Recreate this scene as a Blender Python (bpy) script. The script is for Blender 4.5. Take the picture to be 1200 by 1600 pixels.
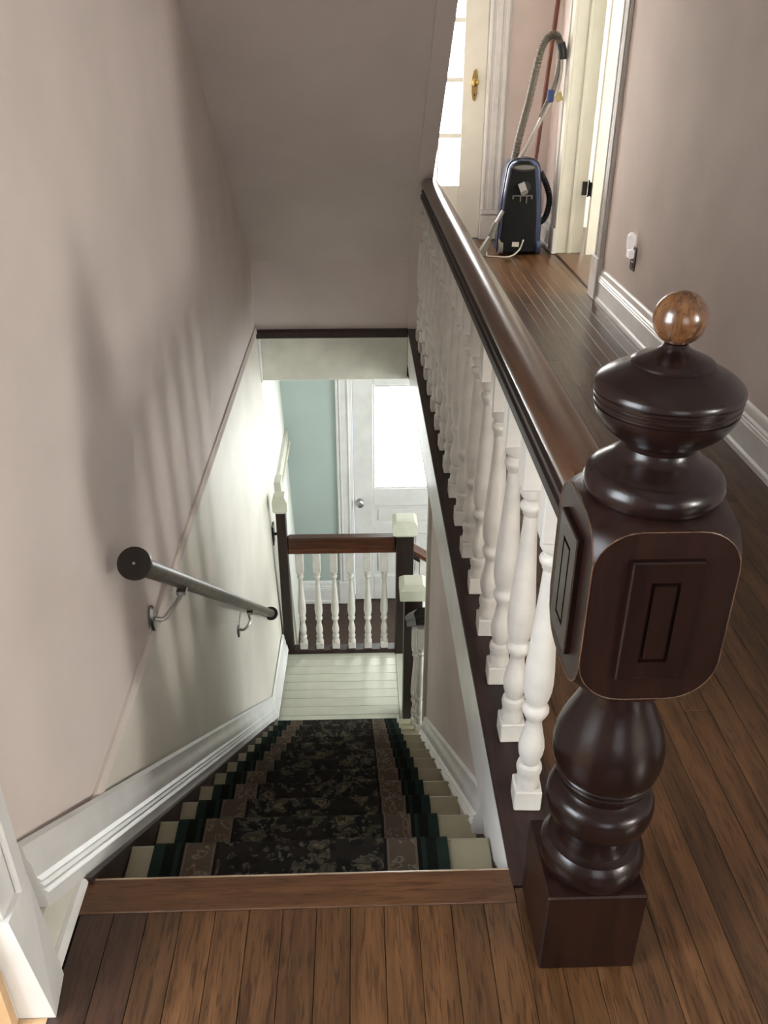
import bpy, bmesh, math, random
from mathutils import Vector, Matrix
random.seed(7)
S = bpy.context.scene
for o in list(bpy.data.objects): bpy.data.objects.remove(o)
COL = S.collection

# ------------------------------------------------------------------ camera
cam_d = bpy.data.cameras.new('camera'); cam = bpy.data.objects.new('camera', cam_d); COL.objects.link(cam)
F_PX, PITCH, YAW, ROLL = 1336.9, math.radians(28.81), math.radians(1.81), math.radians(0.04)
cam_d.sensor_fit = 'VERTICAL'; cam_d.sensor_height = 36.0; cam_d.lens = F_PX*36.0/1600.0
cam_d.clip_start = 0.02; cam_d.clip_end = 100
fw = Vector((math.sin(YAW)*math.cos(PITCH), math.cos(YAW)*math.cos(PITCH), -math.sin(PITCH)))
rt = Vector((math.cos(YAW), -math.sin(YAW), 0)); up = rt.cross(fw)
rt2 = rt*math.cos(ROLL)+up*math.sin(ROLL); up2 = -rt*math.sin(ROLL)+up*math.cos(ROLL)
m = Matrix((rt2, up2, -fw)).transposed().to_4x4(); m.translation = (0, 0, 1.5)
cam.matrix_world = m
S.camera = cam

# ------------------------------------------------------------------ world, exposure
w = bpy.data.worlds.new('world'); S.world = w; w.use_nodes = True
w.node_tree.nodes['Background'].inputs[0].default_value = (0.80, 0.88, 1.0, 1)
w.node_tree.nodes['Background'].inputs[1].default_value = 1.0
S.view_settings.view_transform = 'Standard'; S.view_settings.look = 'None'
S.view_settings.gamma = 1.0; S.view_settings.use_curve_mapping = False
S.view_settings.exposure = 0.88
# strength of the daylight in each lit window, and of the added fill window behind
L_SIDE, L_FILL, L_FRENCH, L_ROOM, L_FRONT, L_HALL, L_LEFT = 98.0, 2.6, 10.0, 19.0, 8.0, 7.0, 12.0

# ------------------------------------------------------------------ materials
def nm(name):
    m = bpy.data.materials.new(name); m.use_nodes = True
    nt = m.node_tree; b = nt.nodes['Principled BSDF']
    return m, nt, b
def N(nt, typ, **kw):
    n = nt.nodes.new(typ)
    for k, v in kw.items(): setattr(n, k, v)
    return n
def mixc(nt, fac, a, b, mode='MIX'):
    n = N(nt, 'ShaderNodeMix', data_type='RGBA', blend_type=mode)
    for s, v in ((n.inputs[0], fac), (n.inputs[6], a), (n.inputs[7], b)):
        if hasattr(v, 'links'): nt.links.new(v, s)
        elif isinstance(v, (int, float)): s.default_value = v
        else: s.default_value = (*v, 1)
    return n.outputs[2]
def ramp(nt, src, stops, interp='LINEAR'):
    r = N(nt, 'ShaderNodeValToRGB'); r.color_ramp.interpolation = interp
    e = r.color_ramp.elements
    while len(e) > 1: e.remove(e[-1])
    e[0].position = stops[0][0]; e[0].color = (*stops[0][1], 1)
    for p, c in stops[1:]:
        x = e.new(p); x.color = (*c, 1)
    nt.links.new(src, r.inputs[0]); return r.outputs[0]
def math_n(nt, op, a, b=None, c=None):
    n = N(nt, 'ShaderNodeMath', operation=op)
    for i, v in enumerate((a, b, c)):
        if v is None: continue
        if hasattr(v, 'links'): nt.links.new(v, n.inputs[i])
        else: n.inputs[i].default_value = v
    return n.outputs[0]
def coords(nt, scale=(1, 1, 1), rand=False, which='Object'):
    tc = N(nt, 'ShaderNodeTexCoord'); mp = N(nt, 'ShaderNodeMapping')
    nt.links.new(tc.outputs[which], mp.inputs[0]); mp.inputs['Scale'].default_value = scale
    if rand:
        oi = N(nt, 'ShaderNodeObjectInfo'); mu = N(nt, 'ShaderNodeVectorMath', operation='SCALE')
        cb = N(nt, 'ShaderNodeCombineXYZ')
        for i in range(3): nt.links.new(oi.outputs['Random'], cb.inputs[i])
        nt.links.new(cb.outputs[0], mu.inputs[0]); mu.inputs['Scale'].default_value = 37.0
        nt.links.new(mu.outputs[0], mp.inputs['Location'])
        return mp.outputs[0], oi.outputs['Random']
    return mp.outputs[0]
def noise(nt, vec, scale, detail=3, rough=.5):
    n = N(nt, 'ShaderNodeTexNoise'); nt.links.new(vec, n.inputs['Vector'])
    n.inputs['Scale'].default_value = scale; n.inputs['Detail'].default_value = detail; n.inputs['Roughness'].default_value = rough
    return n.outputs['Fac']
def bump(nt, b, h, strength=.2, dist=.002):
    n = N(nt, 'ShaderNodeBump'); n.inputs['Strength'].default_value = strength; n.inputs['Distance'].default_value = dist
    nt.links.new(h, n.inputs['Height']); nt.links.new(n.outputs[0], b.inputs['Normal'])

def paint(name, col, rough=.5, var=.06, scale=6, bmp=.08, chip=None):
    m, nt, b = nm(name); v = coords(nt)
    f = noise(nt, v, scale, 4)
    dark = tuple(c*(1-2*var) for c in col); lite = tuple(min(1, c*(1+var)) for c in col)
    c = ramp(nt, f, [(.3, dark), (.7, lite)])
    if chip:
        ch = noise(nt, v, 22, 5, .65); k = ramp(nt, ch, [(.70, (0, 0, 0)), (.73, (1, 1, 1))])
        c = mixc(nt, k, c, chip)
    nt.links.new(c, b.inputs['Base Color']); b.inputs['Roughness'].default_value = rough
    if bmp: bump(nt, b, noise(nt, v, 90, 3), bmp, .002)
    return m
def wood(name, c1, c2, rough=.35, scale=1.0, axis='Y', spec=.5, coat=0, rand=True, wear=None, tone=.5, grain=.6, edge=None):
    m, nt, b = nm(name)
    sc = {'X': (2, 26, 26), 'Y': (26, 2, 26), 'Z': (26, 26, 2)}[axis]
    if rand: v, rnd = coords(nt, tuple(s*scale for s in sc), True)
    else: v = coords(nt, tuple(s*scale for s in sc)); rnd = None
    f = noise(nt, v, 1.6, 6, .6)
    wv = N(nt, 'ShaderNodeTexNoise'); nt.links.new(v, wv.inputs[0]); wv.inputs['Scale'].default_value = 5.5; wv.inputs['Detail'].default_value = 3; wv.inputs['Distortion'].default_value = 1.2
    c = ramp(nt, f, [(.32, c1), (.62, c2)])
    g = ramp(nt, wv.outputs['Fac'], [(.36, (.30, .27, .25)), (.50, (1, 1, 1))])
    c = mixc(nt, grain, c, g, 'MULTIPLY')
    if rnd is not None:
        rr = ramp(nt, rnd, [(0, (1-tone*.6,)*3), (.5, (1, .97, .94)), (1, (1+tone*.35, 1+tone*.25, 1+tone*.15))])
        c = mixc(nt, 1.0, c, rr, 'MULTIPLY')
    if wear:
        v2 = coords(nt); k = ramp(nt, noise(nt, v2, 9, 5, .7), [(.62, (0, 0, 0)), (.75, (.8, .8, .8))])
        c = mixc(nt, k, c, wear)
    if edge:
        ge = N(nt, 'ShaderNodeNewGeometry'); k = ramp(nt, ge.outputs['Pointiness'], [(.525, (0, 0, 0)), (.56, (.75, .75, .75))]); c = mixc(nt, k, c, edge)
    nt.links.new(c, b.inputs['Base Color'])
    b.inputs['Roughness'].default_value = rough; b.inputs['Specular IOR Level'].default_value = spec
    if coat: b.inputs['Coat Weight'].default_value = coat; b.inputs['Coat Roughness'].default_value = .2
    bump(nt, b, wv.outputs['Fac'], .06, .002)
    return m
def plain(name, col, rough=.4, metal=0, emit=0, alpha=None, trans=0):
    m, nt, b = nm(name)
    v = coords(nt); f = noise(nt, v, 40, 3)
    c = ramp(nt, f, [(.3, tuple(x*.9 for x in col)), (.7, col)])
    nt.links.new(c, b.inputs['Base Color']); b.inputs['Roughness'].default_value = rough; b.inputs['Metallic'].default_value = metal
    if trans: b.inputs['Transmission Weight'].default_value = trans; b.inputs['IOR'].default_value = 1.3
    if emit:
        b.inputs['Emission Color'].default_value = (*col, 1); b.inputs['Emission Strength'].default_value = emit
    return m

M = {}
M['plaster_pink'] = paint('plaster_pink', (.665, .578, .535), .75, .04, 2.5, .05)
M['plaster_cream'] = paint('plaster_cream', (.70, .655, .57), .55, .05, 3, .08)
M['plaster_green'] = paint('plaster_green', (.40, .47, .44), .7, .04, 2, .05)
M['plaster_white'] = paint('plaster_white', (.75, .75, .70), .7, .03, 2, .05)
M['trim_white'] = paint('trim_white', (.72, .71, .69), .32, .05, 8, .05)
M['trim_cream'] = paint('trim_cream', (.66, .64, .55), .35, .07, 7, .06)
M['door_cream'] = paint('door_cream', (.80, .79, .70), .35, .04, 4, .05)
M['baluster_white'] = paint('baluster_white', (.66, .63, .58), .38, .07, 12, .1)
M['tread_paint'] = paint('tread_paint', (.31, .28, .19), .28, .08, 9, .06, chip=(.10, .06, .04))
M['landing_paint'] = paint('landing_paint', (.56, .56, .46), .35, .07, 6, .05, chip=(.30, .27, .20))
M['cap_paint'] = paint('cap_paint', (.66, .66, .53), .4, .06, 10, .06, chip=(.22, .24, .14))
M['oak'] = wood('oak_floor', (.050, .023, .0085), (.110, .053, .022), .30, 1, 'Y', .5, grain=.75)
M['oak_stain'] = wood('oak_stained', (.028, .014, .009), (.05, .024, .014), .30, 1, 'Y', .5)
M['oak_x'] = wood('oak_nosing', (.058, .026, .011), (.105, .049, .022), .33, 1, 'X', .5)
M['worn_edge'] = wood('worn_edge', (.35, .25, .16), (.55, .43, .30), .25, 1, 'X', .5)
M['dark_board'] = wood('dark_board', (.022, .011, .010), (.045, .022, .018), .45, 1, 'Y', .4)
M['dark_post'] = wood('dark_post', (.010, .006, .005), (.024, .012, .009), .4, 1, 'Z', .4)
M['newel'] = wood('newel_wood', (.006, .0027, .0022), (.012, .0048, .0037), .25, 1, 'Z', .32, 0, wear=None, grain=.15)
M['newel_edge'] = wood('newel_edge', (.008, .0032, .0024), (.017, .0062, .0042), .36, 1, 'Z', .25, 0, wear=(.022, .0075, .0048), grain=.25)
M['worn_arris'] = wood('worn_arris', (.045, .020, .010), (.15, .075, .04), .4, 3, 'Z', .4)
M['ball'] = wood('ball_oak', (.10, .040, .014), (.18, .078, .028), .22, 1.2, 'Z', .5, .3)
M['rail_top'] = wood('rail_mahogany', (.060, .024, .011), (.120, .052, .023), .24, 1, 'Y', .5, .3, grain=.3)
M['rail_dark'] = wood('rail_moulding', (.010, .006, .005), (.022, .011, .009), .45, 1, 'Y', .25, 0)
M['rail_x'] = wood('rail_landing', (.06, .022, .012), (.12, .045, .022), .3, 1, 'X', .5)
M['pole'] = wood('pole_wood', (.060, .048, .038), (.125, .10, .08), .4, 1, 'Y', .4)
M['broom'] = wood('broom_stick', (.10, .028, .018), (.17, .05, .03), .35, 1, 'Z', .5)
M['subfloor'] = plain('subfloor', (.012, .008, .006), .9)
M['lower_floor'] = wood('lower_floor', (.032, .017, .012), (.058, .031, .021), .35, 1, 'X', .5)
M['steel'] = plain('brushed_steel', (.55, .54, .52), .32, 1)
M['bronze'] = plain('dark_bronze', (.03, .025, .022), .4, .6)
M['brass'] = plain('brass', (.55, .38, .14), .25, 1)
M['rail_grey'] = wood('rail_grey', (.05, .05, .055), (.09, .09, .095), .45, 1, 'Y', .3)
M['black_plastic'] = plain('black_plastic', (.012, .012, .014), .38)
M['vac_front'] = plain('vacuum_front', (.005, .0055, .006), .6)
M['vac_blue'] = plain('vacuum_blue', (.045, .062, .13), .25, .3)
M['vac_grey'] = plain('vacuum_grey', (.16, .15, .13), .45)
M['hose'] = plain('hose_grey', (.12, .105, .085), .55)
M['chrome'] = plain('chrome', (.42, .40, .37), .28, 1)
M['cord'] = plain('cord_grey', (.40, .37, .32), .5)
M['blue_clip'] = plain('blue_clip', (.025, .05, .17), .4)
M['tag'] = plain('yellow_tag', (.65, .55, .25), .6)
M['label'] = plain('label_paper', (.62, .60, .52), .6)
M['outlet'] = plain('outlet_brown', (.05, .018, .012), .35)
M['nightlight'] = plain('pale_glow_plastic', (.95, .90, .88), .15, emit=.22)  # faint glow added to lift plastic that came out too dark
M['tan'] = paint('tan_wood', (.55, .36, .20), .5, .08, 12, .05)
M['glass_day_french'] = plain('daylit_glass_french', (1.0, 1.0, .98), .3, emit=L_FRENCH)
M['glass_day_front'] = plain('daylit_glass_front', (.97, 1.0, .98), .3, emit=L_FRONT)
M['glass_day_side'] = plain('daylit_glass_side', (1.0, .965, .91), .3, emit=L_SIDE)
M['glass_fill_back'] = plain('fill_glass_back', (.90, .95, 1.0), .3, emit=L_FILL)  # glow of the added fill window, no known source
M['glass_day_room'] = plain('daylit_glass_room', (1.0, .98, .90), .3, emit=L_ROOM)
M['glass_day_left'] = plain('daylit_glass_left', (.86, .93, 1.0), .3, emit=L_LEFT)
M['glass_day_hall'] = plain('daylit_glass_hall', (.93, .985, 1.0), .3, emit=L_HALL)

M['vac_front'].node_tree.nodes['Principled BSDF'].inputs['Specular IOR Level'].default_value = .2
def carpet_mat():
    m, nt, b = nm('stair_carpet')
    tc = N(nt, 'ShaderNodeTexCoord'); sp = N(nt, 'ShaderNodeSeparateXYZ'); nt.links.new(tc.outputs['UV'], sp.inputs[0])
    d = math_n(nt, 'SUBTRACT', .345, math_n(nt, 'ABSOLUTE', sp.outputs[0]))
    dn = math_n(nt, 'MULTIPLY', d, 1/.345)
    base = ramp(nt, dn, [(0, (.009, .015, .012)), (.075, (.004, .005, .004)), (.15, (.008, .013, .010)), (.18, (.004, .004, .004)),
                         (.21, (.060, .048, .036)), (.225, (.035, .026, .020)), (.40, (.06, .048, .036)), (.415, (.007, .006, .006)), (.44, (.013, .011, .009))], 'CONSTANT')
    dn_ = N(nt, 'ShaderNodeTexNoise'); dn_.inputs['Scale'].default_value = 28; dn_.inputs['Detail'].default_value = 2; nt.links.new(tc.outputs['UV'], dn_.inputs['Vector'])
    sb_ = N(nt, 'ShaderNodeVectorMath', operation='SUBTRACT'); nt.links.new(dn_.outputs['Color'], sb_.inputs[0]); sb_.inputs[1].default_value = (.5, .5, .5)
    sc_ = N(nt, 'ShaderNodeVectorMath', operation='SCALE'); nt.links.new(sb_.outputs[0], sc_.inputs[0]); sc_.inputs['Scale'].default_value = .075
    ad_ = N(nt, 'ShaderNodeVectorMath', operation='ADD'); nt.links.new(sc_.outputs[0], ad_.inputs[0]); nt.links.new(tc.outputs['UV'], ad_.inputs[1])
    vo = N(nt, 'ShaderNodeTexVoronoi'); vo.inputs['Scale'].default_value = 15; nt.links.new(ad_.outputs[0], vo.inputs['Vector'])
    fl = ramp(nt, vo.outputs['Distance'], [(0, (.10, .045, .022)), (.10, (.012, .010, .008)), (.2, (.085, .068, .045)), (.34, (.018, .022, .014)), (.46, (.055, .046, .036)), (.5, (.010, .009, .008))])
    v2 = N(nt, 'ShaderNodeTexVoronoi'); v2.inputs['Scale'].default_value = 42; nt.links.new(ad_.outputs[0], v2.inputs['Vector'])
    lf = ramp(nt, v2.outputs['Distance'], [(.0, (.085, .075, .055)), (.25, (.050, .046, .034)), (.34, (.012, .016, .011)), (.46, (.006, .006, .006))])
    ns = N(nt, 'ShaderNodeTexNoise'); ns.inputs['Scale'].default_value = 24; ns.inputs['Detail'].default_value = 4; nt.links.new(tc.outputs['UV'], ns.inputs['Vector'])
    msk = ramp(nt, ns.outputs['Fac'], [(.44, (0, 0, 0)), (.50, (1, 1, 1))])
    pat = mixc(nt, msk, lf, fl)
    incen = ramp(nt, dn, [(0, (0, 0, 0)), (.44, (.8, .8, .8))], 'CONSTANT')
    c = mixc(nt, incen, base, pat)
    v3 = N(nt, 'ShaderNodeTexVoronoi'); v3.inputs['Scale'].default_value = 30; nt.links.new(ad_.outputs[0], v3.inputs['Vector'])
    rose = ramp(nt, v3.outputs['Distance'], [(0, (.10, .032, .018)), (.18, (.07, .026, .016)), (.26, (.026, .032, .020)), (.36, (.105, .088, .066)), (.5, (.045, .035, .026))])
    inb = ramp(nt, dn, [(0, (0, 0, 0)), (.225, (.8, .8, .8)), (.40, (0, 0, 0))], 'CONSTANT')
    c = mixc(nt, inb, c, rose)
    fz = N(nt, 'ShaderNodeTexNoise'); fz.inputs['Scale'].default_value = 300; nt.links.new(tc.outputs['UV'], fz.inputs['Vector'])
    c = mixc(nt, .4, c, fz.outputs['Fac'], 'MULTIPLY')
    c = mixc(nt, 1.0, c, (2.4, 2.4, 2.4), 'MULTIPLY')
    nt.links.new(c, b.inputs['Base Color']); b.inputs['Roughness'].default_value = .95; b.inputs['Specular IOR Level'].default_value = .1
    bump(nt, b, fz.outputs['Fac'], .5, .004)
    return m
M['carpet'] = carpet_mat()

# ------------------------------------------------------------------ mesh helpers
WL = {}
def link(name, me, mat, parent=None, loc=(0, 0, 0)):
    o = bpy.data.objects.new(name, me); COL.objects.link(o)
    if mat is not None and not me.materials: me.materials.append(M[mat])
    pl = WL[parent.name] if parent is not None else Vector((0, 0, 0))
    o.location = Vector(loc)-pl
    if parent is not None: o.parent = parent
    WL[o.name] = Vector(loc)
    return o
def tag(o, label=None, cat=None, group=None, kind=None):
    for k, v in (('label', label), ('category', cat), ('group', group), ('kind', kind)):
        if v: o[k] = v
    return o
def thing(name, label, cat, loc, group=None):
    o = bpy.data.objects.new(name, None); COL.objects.link(o); o.empty_display_size = .1
    o.location = loc; WL[o.name] = Vector(loc)
    return tag(o, label, cat, group)
class MB:
    def __init__(s): s.v = []; s.f = []; s.sm = []
    def add(s, vs, fs, smooth=False):
        n = len(s.v); s.v += [Vector(v) for v in vs]; s.f += [tuple(i+n for i in f) for f in fs]; s.sm += [smooth]*len(fs); return s
    def box(s, x0, x1, y0, y1, z0, z1, bev=0):
        if bev:
            bm = bmesh.new(); bmesh.ops.create_cube(bm, size=1)
            for v in bm.verts: v.co = Vector(((x0+x1)/2+v.co.x*(x1-x0), (y0+y1)/2+v.co.y*(y1-y0), (z0+z1)/2+v.co.z*(z1-z0)))
            bmesh.ops.bevel(bm, geom=bm.edges[:], offset=bev, segments=1, affect='EDGES')
            bm.verts.index_update()
            s.add([v.co.copy() for v in bm.verts], [tuple(v.index for v in f.verts) for f in bm.faces]); bm.free(); return s
        v = [(x, y, z) for x in (x0, x1) for y in (y0, y1) for z in (z0, z1)]
        return s.add(v, [(0, 1, 3, 2), (4, 6, 7, 5), (0, 4, 5, 1), (2, 3, 7, 6), (0, 2, 6, 4), (1, 5, 7, 3)])
    def prism(s, pts0, pts1, smooth=False):           # two matching rings of 3-D points, capped
        n = len(pts0); fs = [(i, (i+1) % n, n+(i+1) % n, n+i) for i in range(n)]
        s.add(list(pts0)+list(pts1), fs, smooth); k = len(s.v)-2*n
        s.f += [tuple(k+i for i in range(n))[::-1], tuple(k+n+i for i in range(n))]; s.sm += [False]*2
        return s
    def lathe(s, prof, c=(0, 0, 0), seg=32, smooth=True):   # prof: (z, r)
        vs = []; fs = []
        for z, r in prof:
            for k in range(seg):
                a = 2*math.pi*k/seg; vs.append((c[0]+r*math.cos(a), c[1]+r*math.sin(a), c[2]+z))
        for i in range(len(prof)-1):
            for k in range(seg):
                fs.append((i*seg+k, i*seg+(k+1) % seg, (i+1)*seg+(k+1) % seg, (i+1)*seg+k))
        s.add(vs, fs, smooth); k0 = len(s.v)-len(vs)
        s.f += [tuple(k0+i for i in range(seg))[::-1], tuple(k0+(len(prof)-1)*seg+i for i in range(seg))]; s.sm += [False]*2
        return s
    def tube(s, pts, rad, seg=12, smooth=True, cap=True):
        pts = [Vector(p) for p in pts]; n = len(pts)
        rs = rad if isinstance(rad, (list, tuple)) else [rad]*n
        vs = []; fs = []; prev = None
        for i, p in enumerate(pts):
            t = (pts[min(i+1, n-1)]-pts[max(i-1, 0)]).normalized()
            if prev is None:
                a = Vector((0, 0, 1)) if abs(t.z) < .9 else Vector((1, 0, 0)); u = t.cross(a).normalized()
            else: u = (prev-t*prev.dot(t)).normalized()
            prev = u; w_ = t.cross(u)
            for k in range(seg):
                a = 2*math.pi*k/seg; vs.append(p+(u*math.cos(a)+w_*math.sin(a))*rs[i])
        for i in range(n-1):
            for k in range(seg): fs.append((i*seg+k, i*seg+(k+1) % seg, (i+1)*seg+(k+1) % seg, (i+1)*seg+k))
        s.add(vs, fs, smooth)
        if cap:
            k0 = len(s.v)-len(vs); s.f += [tuple(k0+i for i in range(seg))[::-1], tuple(k0+(n-1)*seg+i for i in range(seg))]; s.sm += [False]*2
        return s
    def mesh(s, name, org=(0, 0, 0)):
        org = Vector(org); me = bpy.data.meshes.new(name)
        me.from_pydata([v-org for v in s.v], [], s.f)
        for p, sm in zip(me.polygons, s.sm): p.use_smooth = sm
        bm = bmesh.new(); bm.from_mesh(me); bmesh.ops.recalc_face_normals(bm, faces=bm.faces); bm.to_mesh(me); bm.free()
        me.set_sharp_from_angle(angle=math.radians(32)); me.update(); return me
    def build(s, name, mat, parent=None, org=None):
        if org is None:
            xs = [v.x for v in s.v]; ys = [v.y for v in s.v]; zs = [v.z for v in s.v]
            org = ((min(xs)+max(xs))/2, (min(ys)+max(ys))/2, min(zs))
        return link(name, s.mesh(name, org), mat, parent, org)
def bx(name, mat, parent, *a, bev=0): return MB().box(*a, bev=bev).build(name, mat, parent)
def struct(o): o['kind'] = 'structure'; return o
def spline(pts, n=10):
    pts = [Vector(p) for p in pts]; out = []
    P = [pts[0]*2-pts[1]]+pts+[pts[-1]*2-pts[-2]]
    for i in range(1, len(P)-2):
        for k in range(n):
            t = k/n; a, b, c, d = P[i-1], P[i], P[i+1], P[i+2]
            out.append(.5*((2*b)+(c-a)*t+(2*a-5*b+4*c-d)*t*t+(3*b-a-3*c+d)*t**3))
    out.append(pts[-1]); return out
def extrude(prof, p0, p1, nx):
    """prof: (distance out of the wall, height); p0, p1: foot of the moulding on the wall; nx: unit vector out of the wall"""
    n = Vector(nx); z = Vector((0, 0, 1))
    return MB().prism([Vector(p0)+n*d+z*h for d, h in prof], [Vector(p1)+n*d+z*h for d, h in prof])

# ------------------------------------------------------------------ main dimensions
R, G, D0 = .164, .217, 1.193            # riser, going, first nosing
LAND = -13*R                            # landing level
LOW = LAND-3*R                          # lower hall floor
YEND = 4.98                             # far end of the stairwell
XL, XF, XR = -.61, .30, 1.60            # left wall, stairwell fascia, right hall wall
YD = 7.62                               # far hall wall
CEIL = 2.6
YB = 4.65                               # landing balustrade
YF = 5.95                               # lower far wall
def nose(y): return -(R/G)*(y-D0)
def soff(z): return YEND-(z-.40)/.842   # Y of the sloping soffit at height z
def wlz(y, z): return -.602+.100*((y-1.0)/3.95)*((.02-z)/2.644)   # lower left wall, slightly out of plumb
def wl(y): return wlz(y, max(LAND, nose(y)))
def sk(y): return -.552+.047*(y-1.2)/3.45  # face of the left skirt board

# ------------------------------------------------------------------ setting
fl = MB()
fl.box(XF+.0125, XR+.1, -2.5, YD+.1, -.305, -.006); fl.box(-.75, XF+.004, -2.5, D0-.03, -.305, -.006); fl.box(-.75, XF+.004, YEND+.02, YD+.1, -.305, -.006)
floor = struct(fl.build('floor', 'subfloor')); tag(floor, 'dark brown strip oak floor of the upper hall')
def boards(x0, x1, y0, y1, wdt, mat, parent, z=0.0, seed=1, lens=(.9, 2.1), first_dark=0, skip=None):
    rr = random.Random(seed); x = x0; i = 0
    while x < x1-.004:
        xe = min(x+wdt, x1); y = y1
        while y > y0+.01:
            ln = rr.uniform(*lens)
            if y == y1: ln *= rr.uniform(.4, 1)
            ys = max(y0, y-ln)
            if ys-y0 < .12: ys = y0
            dz = rr.uniform(-.0006, 0)
            segs = [(ys, y)]
            if skip and x < skip[1] and xe > skip[0] and ys < skip[3] and y > skip[2]:
                segs = [(a, b) for a, b in ((ys, skip[2]), (skip[3], y)) if b-a > .01]
            for a, b in segs:
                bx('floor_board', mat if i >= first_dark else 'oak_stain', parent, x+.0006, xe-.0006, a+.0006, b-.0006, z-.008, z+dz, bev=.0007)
            y = ys
        x = xe; i += 1
NEW = (.316, .492, .967, 1.143)
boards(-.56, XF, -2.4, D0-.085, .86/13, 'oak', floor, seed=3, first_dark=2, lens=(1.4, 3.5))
boards(XF, .424, -2.4, 1.142, .062, 'oak', floor, seed=5, lens=(1.4, 3.5))
boards(.424, XR-.001, -2.4, YD-.002, .066, 'oak', floor, seed=9)
bx('floor_board', 'oak', floor, .369, .424, YEND+.01, YD-.002, -.008, 0)
nb = bx('nosing_board', 'oak_x', floor, -.572, XF, D0-.085, D0-.008, -.008, .0015, bev=.0015)
MB().tube([(-.572, D0-.008, -.0085), (XF, D0-.008, -.0085)], .0085, 10).build('nosing_edge', 'worn_edge', floor)
bx('well_fascia_board', 'tread_paint', floor, -.57, XF, D0-.03, D0-.018, -.19, -.018)
bx('shoe_board', 'dark_board', floor, XF-.004, .424, 1.146, YEND, -.008, .004, bev=.002)

def wall(name, mat, *a, label=None):
    o = struct(bx(name, mat, None, *a)); tag(o, label); return o
# upper left wall
wall('wall_left', 'plaster_pink', XL-.12, XL, .99, YEND+.1, .02, CEIL, label='pale pink plaster wall along the stairwell')
gv = [(wlz(1.0+3.95*a/10, LOW+(.02-LOW)*b/10), 1.0+3.95*a/10, LOW+(.02-LOW)*b/10) for a in range(11) for b in range(11)]
gb = [(-.75, y, z) for x, y, z in gv]; gm = MB()
gm.add(gv+gb, [(a*11+b, a*11+b+1, (a+1)*11+b+1, (a+1)*11+b) for a in range(10) for b in range(10)]+[(121+a*11+b, 121+(a+1)*11+b, 121+(a+1)*11+b+1, 121+a*11+b+1) for a in range(10) for b in range(10)]
       +[(a*11+e, (a+1)*11+e, 121+(a+1)*11+e, 121+a*11+e) for a in range(10) for e in (0, 10)]+[(e*11+b, e*11+b+1, 121+e*11+b+1, 121+e*11+b) for b in range(10) for e in (0, 10)], True)
wlow = struct(gm.build('wall_left_lower', 'plaster_cream'))
tag(wlow, 'cream plaster wall beside the lower half of the stairs')
MB().prism([(XL-.01, 1.05, -.004), (wlz(1.05, 0)+.008, 1.05, -.004), (wlz(1.05, 0)+.007, 1.05, .004), (XL+.005, 1.05, .021), (XL-.01, 1.05, .021)],
           [(XL-.01, YEND, -.004), (wlz(YEND, 0)+.008, YEND, -.004), (wlz(YEND, 0)+.007, YEND, .004), (XL+.005, YEND, .021), (XL-.01, YEND, .021)]).build('plaster_bead', 'plaster_pink', wlow)
# lower left wall past the landing: bright doorway reveal with casing
xw = wlz(4.95, -2.2)
def lean(y0, y1, z0, z1, d0, d1):
    f = lambda z: wlz(4.95, z)
    q = lambda y: [(f(z0)+d0, y, z0), (f(z0)+d1, y, z0), (f(z1)+d1, y, z1), (f(z1)+d0, y, z1)]
    return MB().prism(q(y0), q(y1))
tag(struct(lean(4.95, YF, LOW, -.305, -.2, 0).build('wall_lower_side', 'plaster_white')), 'white painted wall past the landing in the lower hall')
cas = thing('trim_1', 'cream door casing with square corner block on the lower hall wall', 'casing', (xw, 5.1, LOW)); del cas['category']; cas['kind'] = 'structure'
lean(5.03, 5.13, LOW, -1.19, 0, .022).build('side_casing', 'trim_cream', cas)
lean(5.10, 5.13, LOW, -1.19, .022, .034).build('casing_bead', 'trim_cream', cas)
lean(5.015, 5.135, -1.19, -1.03, 0, .042).build('corner_block', 'trim_cream', cas)
lean(5.135, YF, -1.17, -1.05, 0, .022).build('head_casing', 'trim_cream', cas)
lean(5.135, YF, -1.17, -1.14, .022, .034).build('casing_bead', 'trim_cream', cas)
# soffit of the attic stairs, solid wedge; right edge trim
XS = .372
z1 = CEIL
pts = [(YEND, 0.0), (YEND, .40), (soff(z1), z1), (YEND+.12, z1), (YEND+.12, 0.0)]
sof = struct(MB().prism([(XL, y, z) for y, z in pts], [(XS-.075, y, z) for y, z in pts]).build('ceiling_slope', 'plaster_pink'))
tag(sof, 'sloping pink plaster soffit under the attic stairs')
pts2 = [(YEND-.012, 0.0), (YEND-.012, .398), (soff(z1)-.012, z1), (YEND+.12, z1), (YEND+.12, 0.0)]
struct(MB().prism([(XS-.075, y, z) for y, z in pts2], [(XS, y, z) for y, z in pts2]).build('trim_2', 'plaster_pink'))
tag(bpy.data.objects['trim_2'], 'pink boxed edge board of the sloping soffit')
wall('wall_hall_left', 'plaster_pink', XS-.08, XS-.003, YEND+.12, YD, 0, CEIL, label='pink wall of the hall behind the stair soffit')
# header at the far end of the well
tr = struct(bx('trim_3', 'dark_board', None, XL, XF+.0, YEND-.035, YEND+.02, -.042, .006, bev=.006)); tag(tr, 'dark brown nosing across the far end of the stairwell')
hd = struct(bx('wall_header', 'trim_cream', None, XL, XF-.004, YEND-.012, YEND+.02, -.305, -.042)); tag(hd, 'cream header board below the dark nosing')
bx('end_trim', 'trim_white', hd, XL, XL+.03, YEND-.035, YEND-.012, -.315, -.042, bev=.004)
# fascia along the right side of the well, dark lower edge
fa = struct(bx('trim_4', 'trim_white', None, XF-.002, XF+.012, 1.20, YEND-.012, -.22, -.008)); tag(fa, 'white fascia board under the balusters along the stairwell')
bx('fascia_edge', 'dark_board', fa, XF+.000, XF+.012, 3.27, YEND-.012, -.227, -.22)
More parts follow.
